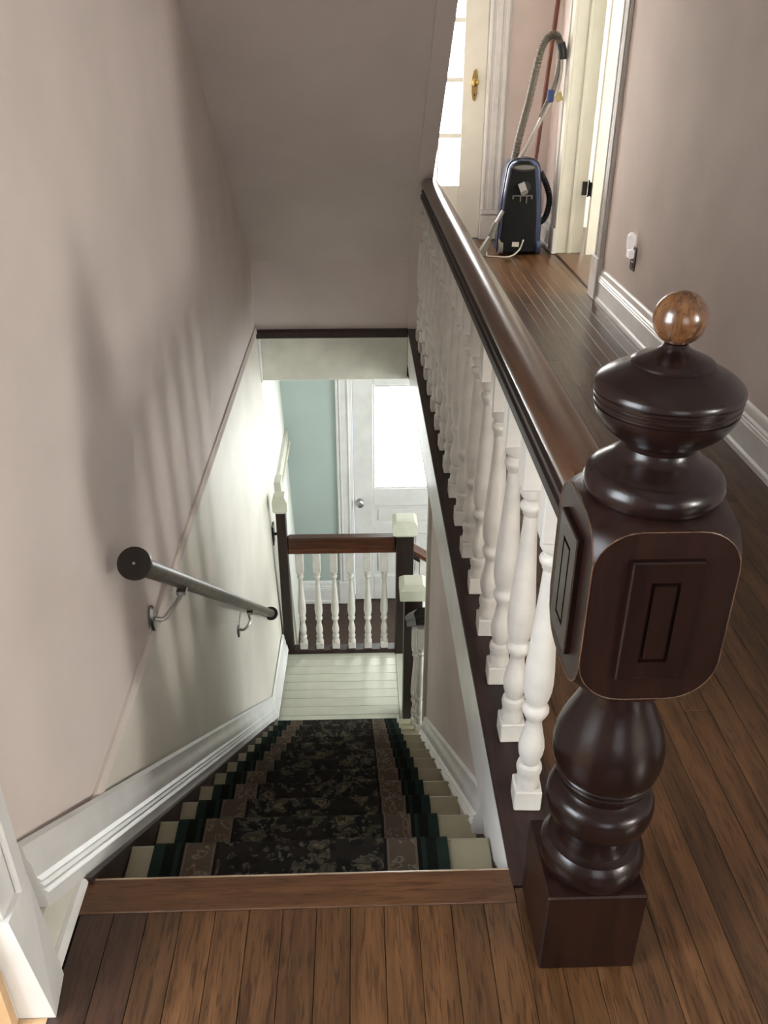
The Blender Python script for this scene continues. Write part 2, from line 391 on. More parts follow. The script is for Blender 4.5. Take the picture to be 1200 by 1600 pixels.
# right wall under the stringer
wr = struct(MB().prism([(XF+.012, 1.2, -.31), (XF+.012, 3.25, -.31), (XF+.012, 3.25, LOW), (XF+.012, 1.2, LOW)],
                       [(XF+.10, 1.2, -.31), (XF+.10, 3.25, -.31), (XF+.10, 3.25, LOW), (XF+.10, 1.2, LOW)]).build('wall_stair_right', 'plaster_pink'))
tag(wr, 'pink plaster wall panel below the white fascia')
bx('wall_top', 'plaster_pink', wr, XF+.012, XF+.10, 1.2, 3.25, -.31, -.215)
bx('corner_trim', 'trim_cream', wr, XF-.006, XF+.105, 3.245, 3.272, -2.1, -.222, bev=.004)
# ceiling, hall walls
wall('ceiling', 'plaster_white', -.75, 4.6, -3.4, 8.2, CEIL, CEIL+.1)
yw0, yw1 = -1.0, .84            # opening into the side room
wall('wall_right', 'plaster_pink', XR, XR+.20, yw1, 5.66, 0, CEIL, label='pale pink plaster wall along the right side of the hall')
wall('wall_right_near', 'plaster_pink', XR, XR+.20, -2.5, yw0, 0, CEIL)
wall('wall_right_far', 'plaster_pink', XR, XR+.20, 7.02, YD+.1, 0, CEIL, label='short pink wall behind the vacuum cleaner')
wall('wall_over_opening', 'plaster_pink', XR, XR+.20, yw0, yw1, 2.2, CEIL)
wall('wall_over_doorway', 'plaster_pink', XR, XR+.20, 5.66, 7.02, 2.1, CEIL)
wall('wall_far', 'plaster_pink', 1.235, XR+.20, YD, YD+.1, 0, CEIL, label='pink end wall of the hall beside the glazed door')
wall('wall_over_door', 'plaster_pink', XS-.08, 1.235, YD, YD+.1, 2.15, CEIL)
wall('wall_back', 'plaster_pink', -.75, XR, -2.5, -2.4, 0, CEIL)
wall('wall_left_near', 'plaster_pink', XL-.14, XL, -2.4, .03, 0, CEIL)
wall('wall_over_left_door', 'plaster_pink', XL-.14, XL, .03, .99, 2.1, CEIL)
wall('wall_left_room', 'plaster_white', -1.6, -1.5, -.6, 1.6, 0, CEIL)
wall('wall_left_room_end', 'plaster_white', -1.5, XL-.12, 1.1, 1.2, 0, CEIL)
wall('wall_left_room_back', 'plaster_white', -1.5, XL-.14, -.6, -.5, 0, CEIL)
wall('ceiling_left_room', 'plaster_white', -1.6, -.75, -.6, 1.6, CEIL, CEIL+.1)
wall('floor_left_room', 'tan', -1.6, -.561, -.6, .905, -.12, -.001, label='tan floor of the room through the left doorway')
# side room (light comes through its window) and right room
wall('floor_side_room', 'oak', XR+.1, 4.6, -3.4, 1.3, -.1, -.001)
wall('wall_side_room_end', 'plaster_white', XR+.20, 4.6, 1.2, 1.3, 0, CEIL)
wall('wall_side_room_back', 'plaster_white', XR+.20, 4.6, -3.4, -3.3, 0, CEIL)
wall('wall_side_room_left', 'plaster_white', XR, XR+.20, -3.4, -2.5, 0, CEIL)
wsr = wall('wall_side_room', 'plaster_white', 4.5, 4.6, -3.3, 1.2, 0, CEIL)
wall('floor_bedroom', 'oak', XR+.1, 4.6, 4.4, 8.2, -.1, -.001)
wall('wall_bedroom', 'plaster_white', 4.5, 4.6, 4.4, 8.2, 0, CEIL)
wall('wall_bedroom_near', 'plaster_white', XR+.20, 4.5, 4.4, 4.5, 0, CEIL)
wall('wall_bedroom_far', 'plaster_white', XR+.20, 4.5, 8.1, 8.2, 0, CEIL)
wall('wall_bedroom_left', 'plaster_white', XR, XR+.20, YD+.1, 8.2, 0, CEIL)
# lower hall
wall('floor_lower', 'lower_floor', -.75, 2.7, 2.9, YF+.1, LOW-.1, LOW, label='dark brown wooden floor of the lower hall')
wall('wall_lower_far', 'plaster_green', -.75, -.175, YF, YF+.1, LOW, -.305, label='pale blue green wall beside the front door')
wall('wall_lower_far_right', 'plaster_green', .93, 2.7, YF, YF+.1, LOW, -.305)
wall('wall_lower_right', 'plaster_white', 2.6, 2.7, 2.9, YF, LOW, -.305)
wall('wall_lower_near', 'plaster_white', XF+.10, 2.6, 2.9, 3.0, LOW, -.305)
wall('ceiling_lower', 'plaster_white', XF+.012, 2.7, 2.9, YF+.1, -.32, -.306)
wall('ceiling_lower_end', 'plaster_white', -.75, XF+.012, YEND+.02, YF+.1, -.32, -.306)
wall('wall_stair_back', 'plaster_white', -.75, XF+.1, 1.05, 1.16, LOW, -.306)

# windows (out of frame; lit by daylight, save the added fill window behind)
def window(name, axis, p, u0, u1, v0, v1, glass, nrm, label):
    t = thing(name, label, 'window', (p, (u0+u1)/2, v0) if axis == 'x' else ((u0+u1)/2, p, v0)); del t['category']; t['kind'] = 'structure'
    def b(nm_, mat, a0, a1, c0, c1, d0, d1):
        lo, hi = sorted((p+nrm*d0, p+nrm*d1))
        if axis == 'x': bx(nm_, mat, t, lo, hi, a0, a1, c0, c1)
        else: bx(nm_, mat, t, a0, a1, lo, hi, c0, c1)
    f = .07
    b('window_frame', 'trim_white', u0-f, u0, v0-f, v1+f, 0, .03); b('window_frame', 'trim_white', u1, u1+f, v0-f, v1+f, 0, .03)
    b('window_frame', 'trim_white', u0, u1, v1, v1+f, 0, .03); b('window_sill', 'trim_white', u0-f, u1+f, v0-f, v0, 0, .06)
    mid = (v0+v1)/2
    b('meeting_rail', 'trim_white', u0, u1, mid-.02, mid+.02, .002, .02)
    b('pane', glass, u0, u1, v0, mid-.02, .003, .008); b('pane', glass, u0, u1, mid+.02, v1, .003, .008)
    return t
window('window_1', 'x', 4.5, -2.65, -2.22, 1.30, 2.35, 'glass_day_side', -1, 'narrow sash window of the side room')
window('window_fill', 'y', -2.4, -.1, 1.1, .7, 2.1, 'glass_fill_back', 1, 'added sash window behind the camera giving soft fill light')  # added behind the camera for soft fill light
window('window_3', 'x', 4.5, 5.6, 6.9, .7, 2.2, 'glass_day_room', -1, 'sash window of the bedroom')
window('window_4', 'x', 2.6, 3.15, 4.5, LOW+.75, LOW+2.1, 'glass_day_hall', -1, 'sash window of the lower hall')

window('window_5', 'x', -1.5, -.25, .75, .8, 2.1, 'glass_day_left', 1, 'sash window of the room through the left doorway')

# ------------------------------------------------------------------ mouldings
PB = [(0, 0), (.030, 0), (.030, .035), (.036, .040), (.030, .047), (.026, .050), (.032, .057), (.026, .064), (.030, .072), (.022, .080), (.020, .112), (.014, .126), (.012, .158), (0, .165)]
def base_sloped(name, y0, y1, xf, zoff, prof, nx, label, lip):
    p0 = (xf(y0), y0, nose(y0)+zoff); p1 = (xf(y1), y1, nose(y1)+zoff)
    o = struct(extrude(prof, p0, p1, (nx, 0, 0)).build(name, 'trim_white')); tag(o, label); return o
ye = D0+(-LAND-.03)*G/R
bl = base_sloped('baseboard_left', 1.03, 3.93, wl, .005, PB, 1, 'white moulded baseboard sloping down beside the stairs', 0)
o = extrude(PB, (wl(3.93), 3.93, LAND+.03), (wl(YB-.06), YB-.06, LAND+.03), (1, 0, 0)).build('landing_baseboard', 'trim_white', bl)
bx('filler_panel', 'trim_cream', bl, -.612, -.580, 1.0, 1.175, .0, .125)
MB().tube([(-.575, .985, .008), (-.575, 1.18, .008)], .014, 10).build('quarter_round', 'trim_white', bl)
# right hall baseboard
PR = [(0, 0), (.032, 0), (.032, .022), (.022, .03), (.022, .125), (.027, .130), (.022, .137), (.027, .145), (.021, .152), (.025, .160), (.016, .170), (.014, .195), (.008, .205), (0, .21)]
br = struct(extrude(PR, (XR, yw1+.1, 0), (XR, 5.60, 0), (-1, 0, 0)).build('baseboard_right', 'trim_white')); tag(br, 'white moulded baseboard along the right hall wall')
bf = struct(extrude(PR, (XR, 7.15, 0), (XR, YD, 0), (-1, 0, 0)).build('baseboard_right_far', 'trim_white')); tag(bf, 'white baseboard behind the vacuum cleaner')
bfar = struct(extrude(PR, (1.24, YD, 0), (XR, YD, 0), (0, -1, 0)).build('baseboard_far', 'trim_white')); tag(bfar, 'white baseboard on the end wall of the hall')
# right stair baseboard (below the fascia)
PS = [(0, 0), (.030, 0), (.030, .034), (.036, .039), (.030, .046), (.034, .054), (.028, .061), (.031, .069), (.022, .077), (.020, .110), (.012, .128), (.010, .150), (0, .158)]
PS = [(d, h*.98) for d, h in PS]
bs = base_sloped('baseboard_stair_right', 1.56, 3.245, lambda y: XF+.012, -.055, PS, -1, 'white moulded baseboard on the pink stair wall', 0)
blow = struct(extrude(PR, (xw+.03, YF, LOW), (-.175, YF, LOW), (0, -1, 0)).build('baseboard_lower', 'trim_white')); tag(blow, 'white baseboard under the blue green wall')
bsd = struct(extrude(PR, (xw, 4.95, LOW), (xw, 5.03, LOW), (1, 0, 0)).build('baseboard_lower_side', 'trim_white'))

# left doorway casing at the near corner
tl = thing('trim_5', 'white worn door casing with plinth block at the head of the stairs', 'casing', (XL, .93, 0)); del tl['category']; tl['kind'] = 'structure'
bx('side_casing', 'trim_white', tl, XL, XL+.028, .90, .992, .26, 2.1, bev=.006)
bx('casing_bead', 'trim_white', tl, XL+.028, XL+.040, .955, .990, .26, 2.1, bev=.004)
MB().prism([(XL, .905, 0), (-.546, .905, 0), (-.556, .985, 0), (XL, .985, 0)], [(XL, .90, .265), (-.572, .90, .265), (-.572, .992, .265), (XL, .992, .265)]).build('plinth_block', 'trim_white', tl)
bx('jamb', 'tan', tl, XL-.14, XL-.0, .882, .90, 0, 2.1)
bx('jamb_post', 'plaster_white', tl, XL-.14, XL-.001, .90, .99, 0, 2.1)

# far glazed door with casing
t = thing('door_1', 'white glazed door with small panes and brass handle at the hall end', 'door', (.65, YD, 0)); del t['category']; t['kind'] = 'structure'
dx0, dx1 = .372, 1.056
bx('stile', 'door_cream', t, .868, dx1, YD, YD+.045, .008, 2.1, bev=.004); bx('stile', 'door_cream', t, dx0, .50, YD, YD+.045, .008, 2.1, bev=.004)
bx('bottom_rail', 'door_cream', t, .50, .868, YD, YD+.045, .008, .436, bev=.004); bx('top_rail', 'door_cream', t, .50, .868, YD, YD+.045, 2.05, 2.1)
zs = [.436, .822, 1.232, 1.648, 2.05]
for a, b_ in zip(zs, zs[1:]):
    lo = a+(.021 if a > .5 else 0); hi = b_-(.021 if b_ < 2 else 0)
    for xa, xb in ((.50, .677), (.682+.012, .868)): bx('pane', 'glass_day_french', t, xa, xb, YD+.02, YD+.025, lo, hi)
    if b_ < 2: bx('glazing_bar', 'door_cream', t, .50, .868, YD+.004, YD+.04, b_-.021, b_+.021, bev=.006)
bx('glazing_bar', 'door_cream', t, .677, .694, YD+.004, YD+.04, .436, 2.05, bev=.004)
pl = [(0, -.115), (.012, -.105), (.022, -.06), (.024, 0), (.022, .06), (.012, .105), (0, .115), (-.012, .105), (-.022, .06), (-.024, 0), (-.022, -.06), (-.012, -.105)]
kp = MB().prism([(.965+a, YD-.001, 1.193+b_) for a, b_ in pl], [(.965+a, YD-.008, 1.193+b_) for a, b_ in pl]).build('handle_plate', 'brass', t)
kb = MB().lathe([(0, .012), (.02, .012), (.03, .024), (.042, .030), (.055, .026), (.062, .010)], seg=20).mesh('knob')
k = link('knob', kb, 'brass', kp, (.965, YD-.008, 1.215)); k.rotation_euler = (math.radians(90), 0, 0)
bx('keyhole', 'bronze', kp, .961, .969, YD-.010, YD-.007, 1.115, 1.135)
t = thing('trim_6', 'white fluted casing with plinth block beside the glazed door', 'casing', (1.14, YD, 0)); del t['category']; t['kind'] = 'structure'
bx('side_casing', 'trim_white', t, 1.060, 1.222, YD-.02, YD, .245, 2.2, bev=.004)
for xx, ww in ((1.068, .022), (1.112, .050), (1.186, .028)): bx('flute', 'trim_white', t, xx, xx+ww, YD-.028, YD-.019, .245, 2.2, bev=.004)
bx('plinth_block', 'trim_white', t, 1.058, 1.226, YD-.032, YD, 0, .20, bev=.004); bx('plinth_cap', 'trim_white', t, 1.058, 1.226, YD-.036, YD, .205, .245, bev=.006)
bx('jamb_filler', 'trim_white', t, 1.0565, 1.235, YD, YD+.1, 0, 2.15)

# right doorway: casings, jamb, hinge, open door
t = thing('trim_7', 'white fluted casing on the near side of the bedroom doorway', 'casing', (XR, 5.66, 0)); del t['category']; t['kind'] = 'structure'
bx('side_casing', 'trim_white', t, XR-.022, XR, 5.60, 5.74, .27, 2.1, bev=.003)
for yy in (5.605, 5.63, 5.655, 5.70): bx('flute', 'trim_white', t, XR-.032, XR-.021, yy, yy+.018, .27, 2.1, bev=.004)
bx('plinth_block', 'trim_white', t, XR-.042, XR, 5.59, 5.755, 0, .27, bev=.004)
bx('jamb', 'trim_white', t, XR, XR+.20, 5.66, 5.68, 0, 2.1)
t = thing('trim_8', 'cream casing and jamb on the far side of the bedroom doorway', 'casing', (XR, 7.0, 0)); del t['category']; t['kind'] = 'structure'
bx('side_casing', 'door_cream', t, XR-.020, XR, 6.99, 7.13, .20, 2.1, bev=.003)
bx('casing_edge', 'trim_white', t, XR-.032, XR-.018, 7.095, 7.13, .20, 2.1, bev=.004)
bx('plinth_block', 'trim_white', t, XR-.036, XR, 6.985, 7.14, 0, .20, bev=.005)
bx('jamb', 'door_cream', t, XR, XR+.20, 6.99, 7.02, 0, 2.1); bx('door_stop', 'door_cream', t, XR+.085, XR+.115, 6.965, 6.99, 0, 2.1, bev=.003)
bx('threshold', 'oak_x', t, XR, XR+.20, 5.68, 6.99, -.006, .012, bev=.005)
t = thing('door_2', 'cream panelled bedroom door standing open on dark hinges', 'door', (XR+.23, 6.97, 0)); del t['category']; t['kind'] = 'structure'
bx('door_leaf', 'door_cream', t, XR+.217, XR+1.02, 6.90, 6.945, .012, 2.08, bev=.003)
bx('door_panel', 'door_cream', t, XR+.36, XR+.88, 6.892, 6.90, .25, .95, bev=.003); bx('door_panel', 'door_cream', t, XR+.36, XR+.88, 6.892, 6.90, 1.1, 1.95, bev=.003)
for hz in (.45, 1.86):
    h = bx('hinge', 'bronze', t, XR+.160, XR+.200, 6.983, 6.99, hz, hz+.10)
    MB().tube([(XR+.207, 6.972, hz-.012), (XR+.207, 6.972, hz+.112)], .007, 8).build('hinge_pin', 'bronze', h)
    bx('hinge_leaf', 'bronze', h, XR+.2105, XR+.2165, 6.905, 6.968, hz, hz+.10)

# front door below
t = thing('door_3', 'pale blue white front door with large frosted glass pane', 'door', (.36, YF, LOW)); del t['category']; t['kind'] = 'structure'
a0, a1 = -.050, .80; dz = LOW
def fb(n, mat, x0, x1, z0, z1, y0=YF+.01, y1=YF+.055, bev=.004, par=None): return bx(n, mat, par or t, x0, x1, y0, y1, LOW+z0, LOW+z1, bev=bev)
fb('stile', 'trim_white', a0, .105, .01, 2.2); fb('stile', 'trim_white', .645, a1, .01, 2.2)
fb('lock_rail', 'trim_white', .105, .645, .90, 1.055); fb('bottom_rail', 'trim_white', .105, .645, .01, .24); fb('top_rail', 'trim_white', .105, .645, 1.905, 2.2)
fb('mid_rail', 'trim_white', .105, .645, .64, .72); fb('mullion', 'trim_white', .34, .41, .24, .64)
fb('frosted_pane', 'glass_day_front', .105, .645, 1.055, 1.905, YF+.028, YF+.036, 0)
for x0, x1, z0, z1 in ((.105, .645, .72, .90), (.105, .34, .24, .64), (.41, .645, .24, .64)):
    fb('panel', 'trim_white', x0, x1, z0, z1, YF+.028, YF+.04, 0); fb('raised_field', 'trim_white', x0+.035, x1-.035, z0+.035, z1-.035, YF+.019, YF+.028, .006)
for x0, x1, z0, z1 in ((.105, .118, 1.055, 1.905), (.632, .645, 1.055, 1.905), (.118, .632, 1.055, 1.068), (.118, .632, 1.892, 1.905)): fb('glass_bead', 'trim_white', x0, x1, z0, z1, YF+.014, YF+.028, .003)
k = link('knob', MB().lathe([(0, .026), (.006, .026), (.008, .010), (.03, .010), (.04, .024), (.055, .030), (.068, .024), (.074, .008)], seg=20).mesh('door_knob'), 'steel', t, (0.0, YF+.01, LOW+.945)); k.rotation_euler = (math.radians(90), 0, 0)
t = thing('trim_9', 'white moulded casing beside the front door', 'casing', (-.11, YF, LOW)); del t['category']; t['kind'] = 'structure'
bx('side_casing', 'trim_white', t, -.175, -.062, YF-.022, YF, LOW+.22, -.321, bev=.003)
for xx in (-.172, -.150, -.090): bx('flute', 'trim_white', t, xx, xx+.016, YF-.032, YF-.02, LOW+.22, -.321, bev=.004)
bx('plinth_block', 'trim_white', t, -.182, -.056, YF-.04, YF, LOW, LOW+.22, bev=.004)
bx('jamb', 'trim_white', t, -.175, -.053, YF, YF+.1, LOW, -.321); bx('jamb', 'trim_white', t, .803, .93, YF, YF+.1, LOW, -.321)
bx('head', 'trim_white', t, -.053, .803, YF, YF+.1, LOW+2.205, -.321)

# ------------------------------------------------------------------ staircase
st = thing('staircase', 'cream painted wooden staircase running down to a planked landing', 'staircase', (-.12, 1.2, LOW))
for n in range(1, 13):
    y1 = D0+n*G; y0 = y1-G-.022; z = -n*R; xl = sk(y1-.1)+.001
    xr = XF-.006 if n < 10 else XF+.055
    tm = MB().box(xl, xr, y0, y1-.006, z-.026, z, bev=.003); tm.tube([(xl, y1-.010, z-.013), (xr, y1-.010, z-.013)], .0128, 10)
    tm.build('tread', 'tread_paint', st)
    bx('riser', 'tread_paint', st, xl, xr-.002, y1-.034, y1-.02, z-R, z-.026)
def sloped_board(name, mat, x0f, x1f, y0, y1, lo, hi, parent, zmin=LAND):
    a = [(x0f(y0), y0, nose(y0)+lo), (x1f(y0), y0, nose(y0)+lo), (x1f(y0), y0, nose(y0)+hi), (x0f(y0), y0, nose(y0)+hi)]
    b = [(x0f(y1), y1, max(zmin-.1, nose(y1)+lo)), (x1f(y1), y1, max(zmin-.1, nose(y1)+lo)), (x1f(y1), y1, nose(y1)+hi), (x0f(y1), y1, nose(y1)+hi)]
    return MB().prism(a, b).build(name, mat, parent)
sloped_board('skirt_board', 'dark_board', lambda y: wl(y)+.001, lambda y: sk(y), 1.175, 4.03, -.30, .008, st)
MB().prism([(wl(3.85), 3.85, LAND-.02), (sk(3.85), 3.85, LAND-.02), (sk(3.85), 3.85, LAND+.03), (wl(3.85), 3.85, LAND+.03)],
           [(wl(4.60), 4.60, LAND-.02), (sk(4.60), 4.60, LAND-.02), (sk(4.60), 4.60, LAND+.03), (wl(4.60), 4.60, LAND+.03)]).build('landing_skirt', 'dark_board', st)
sloped_board('skirt_board', 'dark_board', lambda y: XF-.005, lambda y: XF+.0115, 1.2, 3.245, -.30, -.055, st)
sloped_board('open_stringer', 'trim_cream', lambda y: XF+.02, lambda y: XF+.05, 3.28, 3.80, -.36, -.05, st)
ld = bx('landing', 'subfloor', st, -.56, .40, 3.79, YB+.02, LAND-.14, LAND-.009)
y = 3.785; rr = random.Random(4)
while y < YB-.02:
    ye_ = min(y+.0785, YB-.006); xa = sk(y)
    if rr.random() < .0: pass
    bx('plank', 'landing_paint', ld, xa, .222, y+.0012, ye_-.0012, LAND-.009, LAND+rr.uniform(-.0008, 0), bev=.0008); y = ye_
bx('plank', 'landing_paint', ld, .2245, .345, 3.785, YB-.006, LAND-.009, LAND, bev=.0008)
for n in range(1, 3):
    x0 = .345+(n-1)*.24
    bx('tread', 'tread_paint', st, x0-.02, x0+.245, 4.03, 4.60, LAND-n*R-.026, LAND-n*R, bev=.003)
    bx('riser', 'tread_paint', st, x0-.02, x0-.004, 4.03, 4.60, LAND-n*R, LAND-(n-1)*R-.145 if n == 1 else LAND-(n-1)*R-.027)
bx('riser', 'tread_paint', st, .805, .82, 4.03, 4.60, LOW, LAND-2*R-.027)
bx('landing_fascia', 'trim_cream', st, -.56, .345, YB+.021, YB+.04, LOW, LAND-.01)

# carpet runner
CX0, CX1 = -.495, .195; cc = (CX0+CX1)/2; T = .007
path = [(D0-.012, -R+.008+.003)]
path = []
for n in range(1, 13):
    y1 = D0+n*G; z = -n*R
    y0 = y1-G-.012
    if n == 1: path.append((D0-.018, z+T))
    path += [(y0+.012, z+T), (y1-.012, z+T), (y1-.002, z+T-.002), (y1+.006, z-.008), (y1+.005, z-.020), (y1-.010, z-.032), (y1-.013, z-R+T+.012)]
    if n < 12: path += [(y1-.006, z-R+T+.002)]
path[-1] = (path[-1][0], LAND+.002)
mb = MB(); vs = []; uv = []; s_ = 0; NX = 12
for i, (y, z) in enumerate(path):
    if i: s_ += math.hypot(y-path[i-1][0], z-path[i-1][1])
    for kx in range(NX+1):
        x = CX0+(CX1-CX0)*kx/NX; vs.append((x, y, z)); uv.append((x-cc, s_))
for i, (y, z) in enumerate(path):
    y_, z_ = (y-.0035, z-.0055)
    for kx in range(NX+1):
        x = CX0+(CX1-CX0)*kx/NX; vs.append((x, y_, z_)); uv.append((x-cc, 0))
n_ = len(path); W_ = NX+1; fs = []
for off, fl_ in ((0, False), (n_*W_, True)):
    for i in range(n_-1):
        for kx in range(NX): q = (off+i*W_+kx, off+i*W_+kx+1, off+(i+1)*W_+kx+1, off+(i+1)*W_+kx); fs.append(q[::-1] if fl_ else q)
o_ = n_*W_
for i in range(n_-1):
    for kx in (0, NX): fs.append((i*W_+kx, (i+1)*W_+kx, o_+(i+1)*W_+kx, o_+i*W_+kx))
for kx in range(NX):
    for i in (0, n_-1): fs.append((i*W_+kx, i*W_+kx+1, o_+i*W_+kx+1, o_+i*W_+kx))
org = Vector((cc, D0, LAND)); me = bpy.data.meshes.new('stair_runner')
me.from_pydata([Vector(v)-org for v in vs], [], fs); uvl = me.uv_layers.new(name='UVMap')
for lp in me.loops: uvl.data[lp.index].uv = uv[lp.vertex_index]
for p in me.polygons: p.use_smooth = False
me.update()
tag(link('stair_runner', me, 'carpet', None, org), 'dark floral carpet runner with green border laid down the stairs', 'carpet')

# ------------------------------------------------------------------ newel post
nx, ny = .404, 1.055
nw = thing('newel_post', 'large dark turned newel post with urn top and oak ball', 'newel post', (nx, ny, 0))
bx('base_block', 'newel_edge', nw, NEW[0], NEW[1], NEW[2], NEW[3], 0, .197, bev=.003)
nx = .409
P1 = [(.197, .084), (.203, .089), (.215, .092), (.232, .0925), (.246, .088), (.256, .080), (.258, .074), (.262, .067), (.275, .063), (.292, .063), (.304, .068), (.312, .078), (.326, .088), (.345, .092), (.360, .0915), (.373, .087), (.380, .080), (.382, .073), (.388, .067), (.398, .066), (.405, .069), (.407, .079), (.412, .081), (.418, .0815), (.420, .079), (.425, .083), (.431, .085), (.433, .083), (.440, .0875), (.455, .0905), (.474, .0915), (.492, .0895), (.512, .084), (.535, .0745), (.558, .0645), (.58, .0565), (.60, .0515), (.618, .0515), (.63, .056), (.64, .066), (.648, .080)]
MB().lathe(P1, (nx, ny, 0), 56).build('turned_shaft', 'newel', nw)
# squared middle block cut by the lathe: arched faces
def sq_block():
    mb = MB(); HB = .1005; seg = 96; zs = []
    za, zb, fa_, fb_ = .640, .950, .656, .938      # block ends, ends of the flat faces
    lv = sorted(set([za, .645, .650, fa_, .66, .665, .672, .68, .69, .70, .712, .725, .8, .86, .872, .884, .894, .904, .912, .920, .927, .933, fb_, .943, .947, zb]))
    vs = []; fs = []
    def Rz_(z):
        def one(d, rho, tot):
            if d >= rho: return HB*1.405
            if d >= 0: u = HB-rho+math.sqrt(rho**2-(rho-d)**2); return math.sqrt(HB**2+u**2)
            k_ = -d/tot; R0 = math.sqrt(HB**2+(HB-rho)**2); return R0-(R0-.082)*k_**1.6
        return min(one(z-fa_, .068, fa_-za), one(fb_-z, .062, zb-fb_))
    NF, NA = 7, 6; seg = 4*(NF+NA)
    for z in lv:
        Rz = Rz_(z); h_ = min(HB, Rz); u_ = math.sqrt(max(0, min(Rz, HB*1.404)**2-h_**2)); a0_ = math.atan2(u_, h_); rr_ = math.hypot(u_, h_)
        for q_ in range(4):
            pts_ = [(h_, u_*(-1+2*k/(NF-1))) for k in range(NF)]
            pts_ += [(rr_*math.cos(a), rr_*math.sin(a)) for a in [a0_+(math.pi/2-2*a0_)*(k+1)/(NA+1) for k in range(NA)]]
            cq, sq = round(math.cos(q_*math.pi/2)), round(math.sin(q_*math.pi/2))
            vs += [(nx+x*cq-y*sq, ny+x*sq+y*cq, z) for x, y in pts_]
    n = len(lv)
    for i in range(n-1):
        for k in range(seg): fs.append((i*seg+k, i*seg+(k+1) % seg, (i+1)*seg+(k+1) % seg, (i+1)*seg+k))
    fs += [tuple(range(seg))[::-1], tuple((n-1)*seg+k for k in range(seg))]
    return mb.add(vs, fs, False)
blk = sq_block().build('square_block', 'newel_edge', nw)
def panel(side):
    # raised tablet with an incised inner rectangle
    hw, z0, z1, dp = .049, .700, .897, .010
    def P(u, d, z):
        d += .1005
        return {'front': (nx+u, ny-d, z), 'left': (nx-d, ny-u, z), 'right': (nx+d, ny+u, z), 'back': (nx-u, ny+d, z)}[side]
    mb = MB()
    ring = lambda h, a, b_, d: [P(-h, d, a), P(h, d, a), P(h, d, b_), P(-h, d, b_)]
    rs = [ring(hw, z0, z1, 0), ring(hw, z0, z1, dp-.002), ring(hw-.002, z0+.002, z1-.002, dp), ring(.021, z0+.031, z1-.031, dp), ring(.020, z0+.032, z1-.032, dp-.006), ring(.0155, z0+.0365, z1-.0365, dp-.006), ring(.0145, z0+.0375, z1-.0375, dp)]
    for a, b_ in zip(rs, rs[1:]):
        mb.add(a+b_, [(i, (i+1) % 4, 4+(i+1) % 4, 4+i) for i in range(4)])
    mb.add(rs[-1], [(0, 1, 2, 3)]); mb.add(rs[0], [(3, 2, 1, 0)])
    me = mb.build('raised_panel', 'newel', blk); return me
for s_ in ('front', 'left', 'right'): panel(s_)
def arris(side):      # thin rubbed line where the finish has worn off the edge of a face
    HB = .1005; ln = []
    def u_at(z):
        u = HB
        for d, rho in ((z-.656, .068), (.938-z, .062)):
            if d < rho: u = min(u, HB-rho+math.sqrt(max(0, rho**2-(rho-d)**2)))
        return u
    zz = [.656, .658, .662, .668, .676, .688, .704, .724, .76, .80, .84, .876, .892, .906, .918, .927, .933, .9365, .938]
    pr_ = [(u_at(z), z) for z in zz]; pr_ = pr_+[(-u, z) for u, z in pr_[::-1]]+[pr_[0]]
    q = [((nx+u, ny-HB, z) if side == 'front' else (nx-HB, ny-u, z)) for u, z in pr_]
    return MB().tube(q, [.0006+.0007*random.random() for _ in q], 6, cap=False).build('worn_edge', 'worn_arris', blk)
arris('front'); arris('left')
P2 = [(.940, .082), (.945, .088), (.954, .0945), (.965, .0965), (.976, .094), (.984, .088), (.987, .083), (.989, .080), (.997, .071), (1.004, .060), (1.012, .0525), (1.020, .0500), (1.027, .0525), (1.031, .0585), (1.036, .0655), (1.046, .0775), (1.058, .087), (1.070, .093), (1.077, .0950), (1.078, .0930), (1.081, .0930), (1.083, .0958), (1.086, .0962), (1.088, .0940), (1.090, .0940), (1.092, .0967), (1.095, .0970), (1.097, .0950), (1.099, .0975), (1.104, .0975), (1.108, .0955), (1.1135, .090), (1.120, .081), (1.126, .070), (1.1305, .060), (1.133, .0545), (1.1335, .0535), (1.137, .0535), (1.139, .0515), (1.142, .046), (1.147, .034), (1.152, .0235), (1.156, .0175), (1.161, .0150)]
MB().lathe(P2, (nx, ny, 0), 64).build('urn', 'newel', nw)
bp = [(-.0345+.069*i/20, max(.004, math.sqrt(max(0, .0345**2-(-.0345+.069*i/20)**2)))) for i in range(21)]
MB().lathe(bp, (nx, ny, 1.1935), 40).build('ball_finial', 'ball', nw)

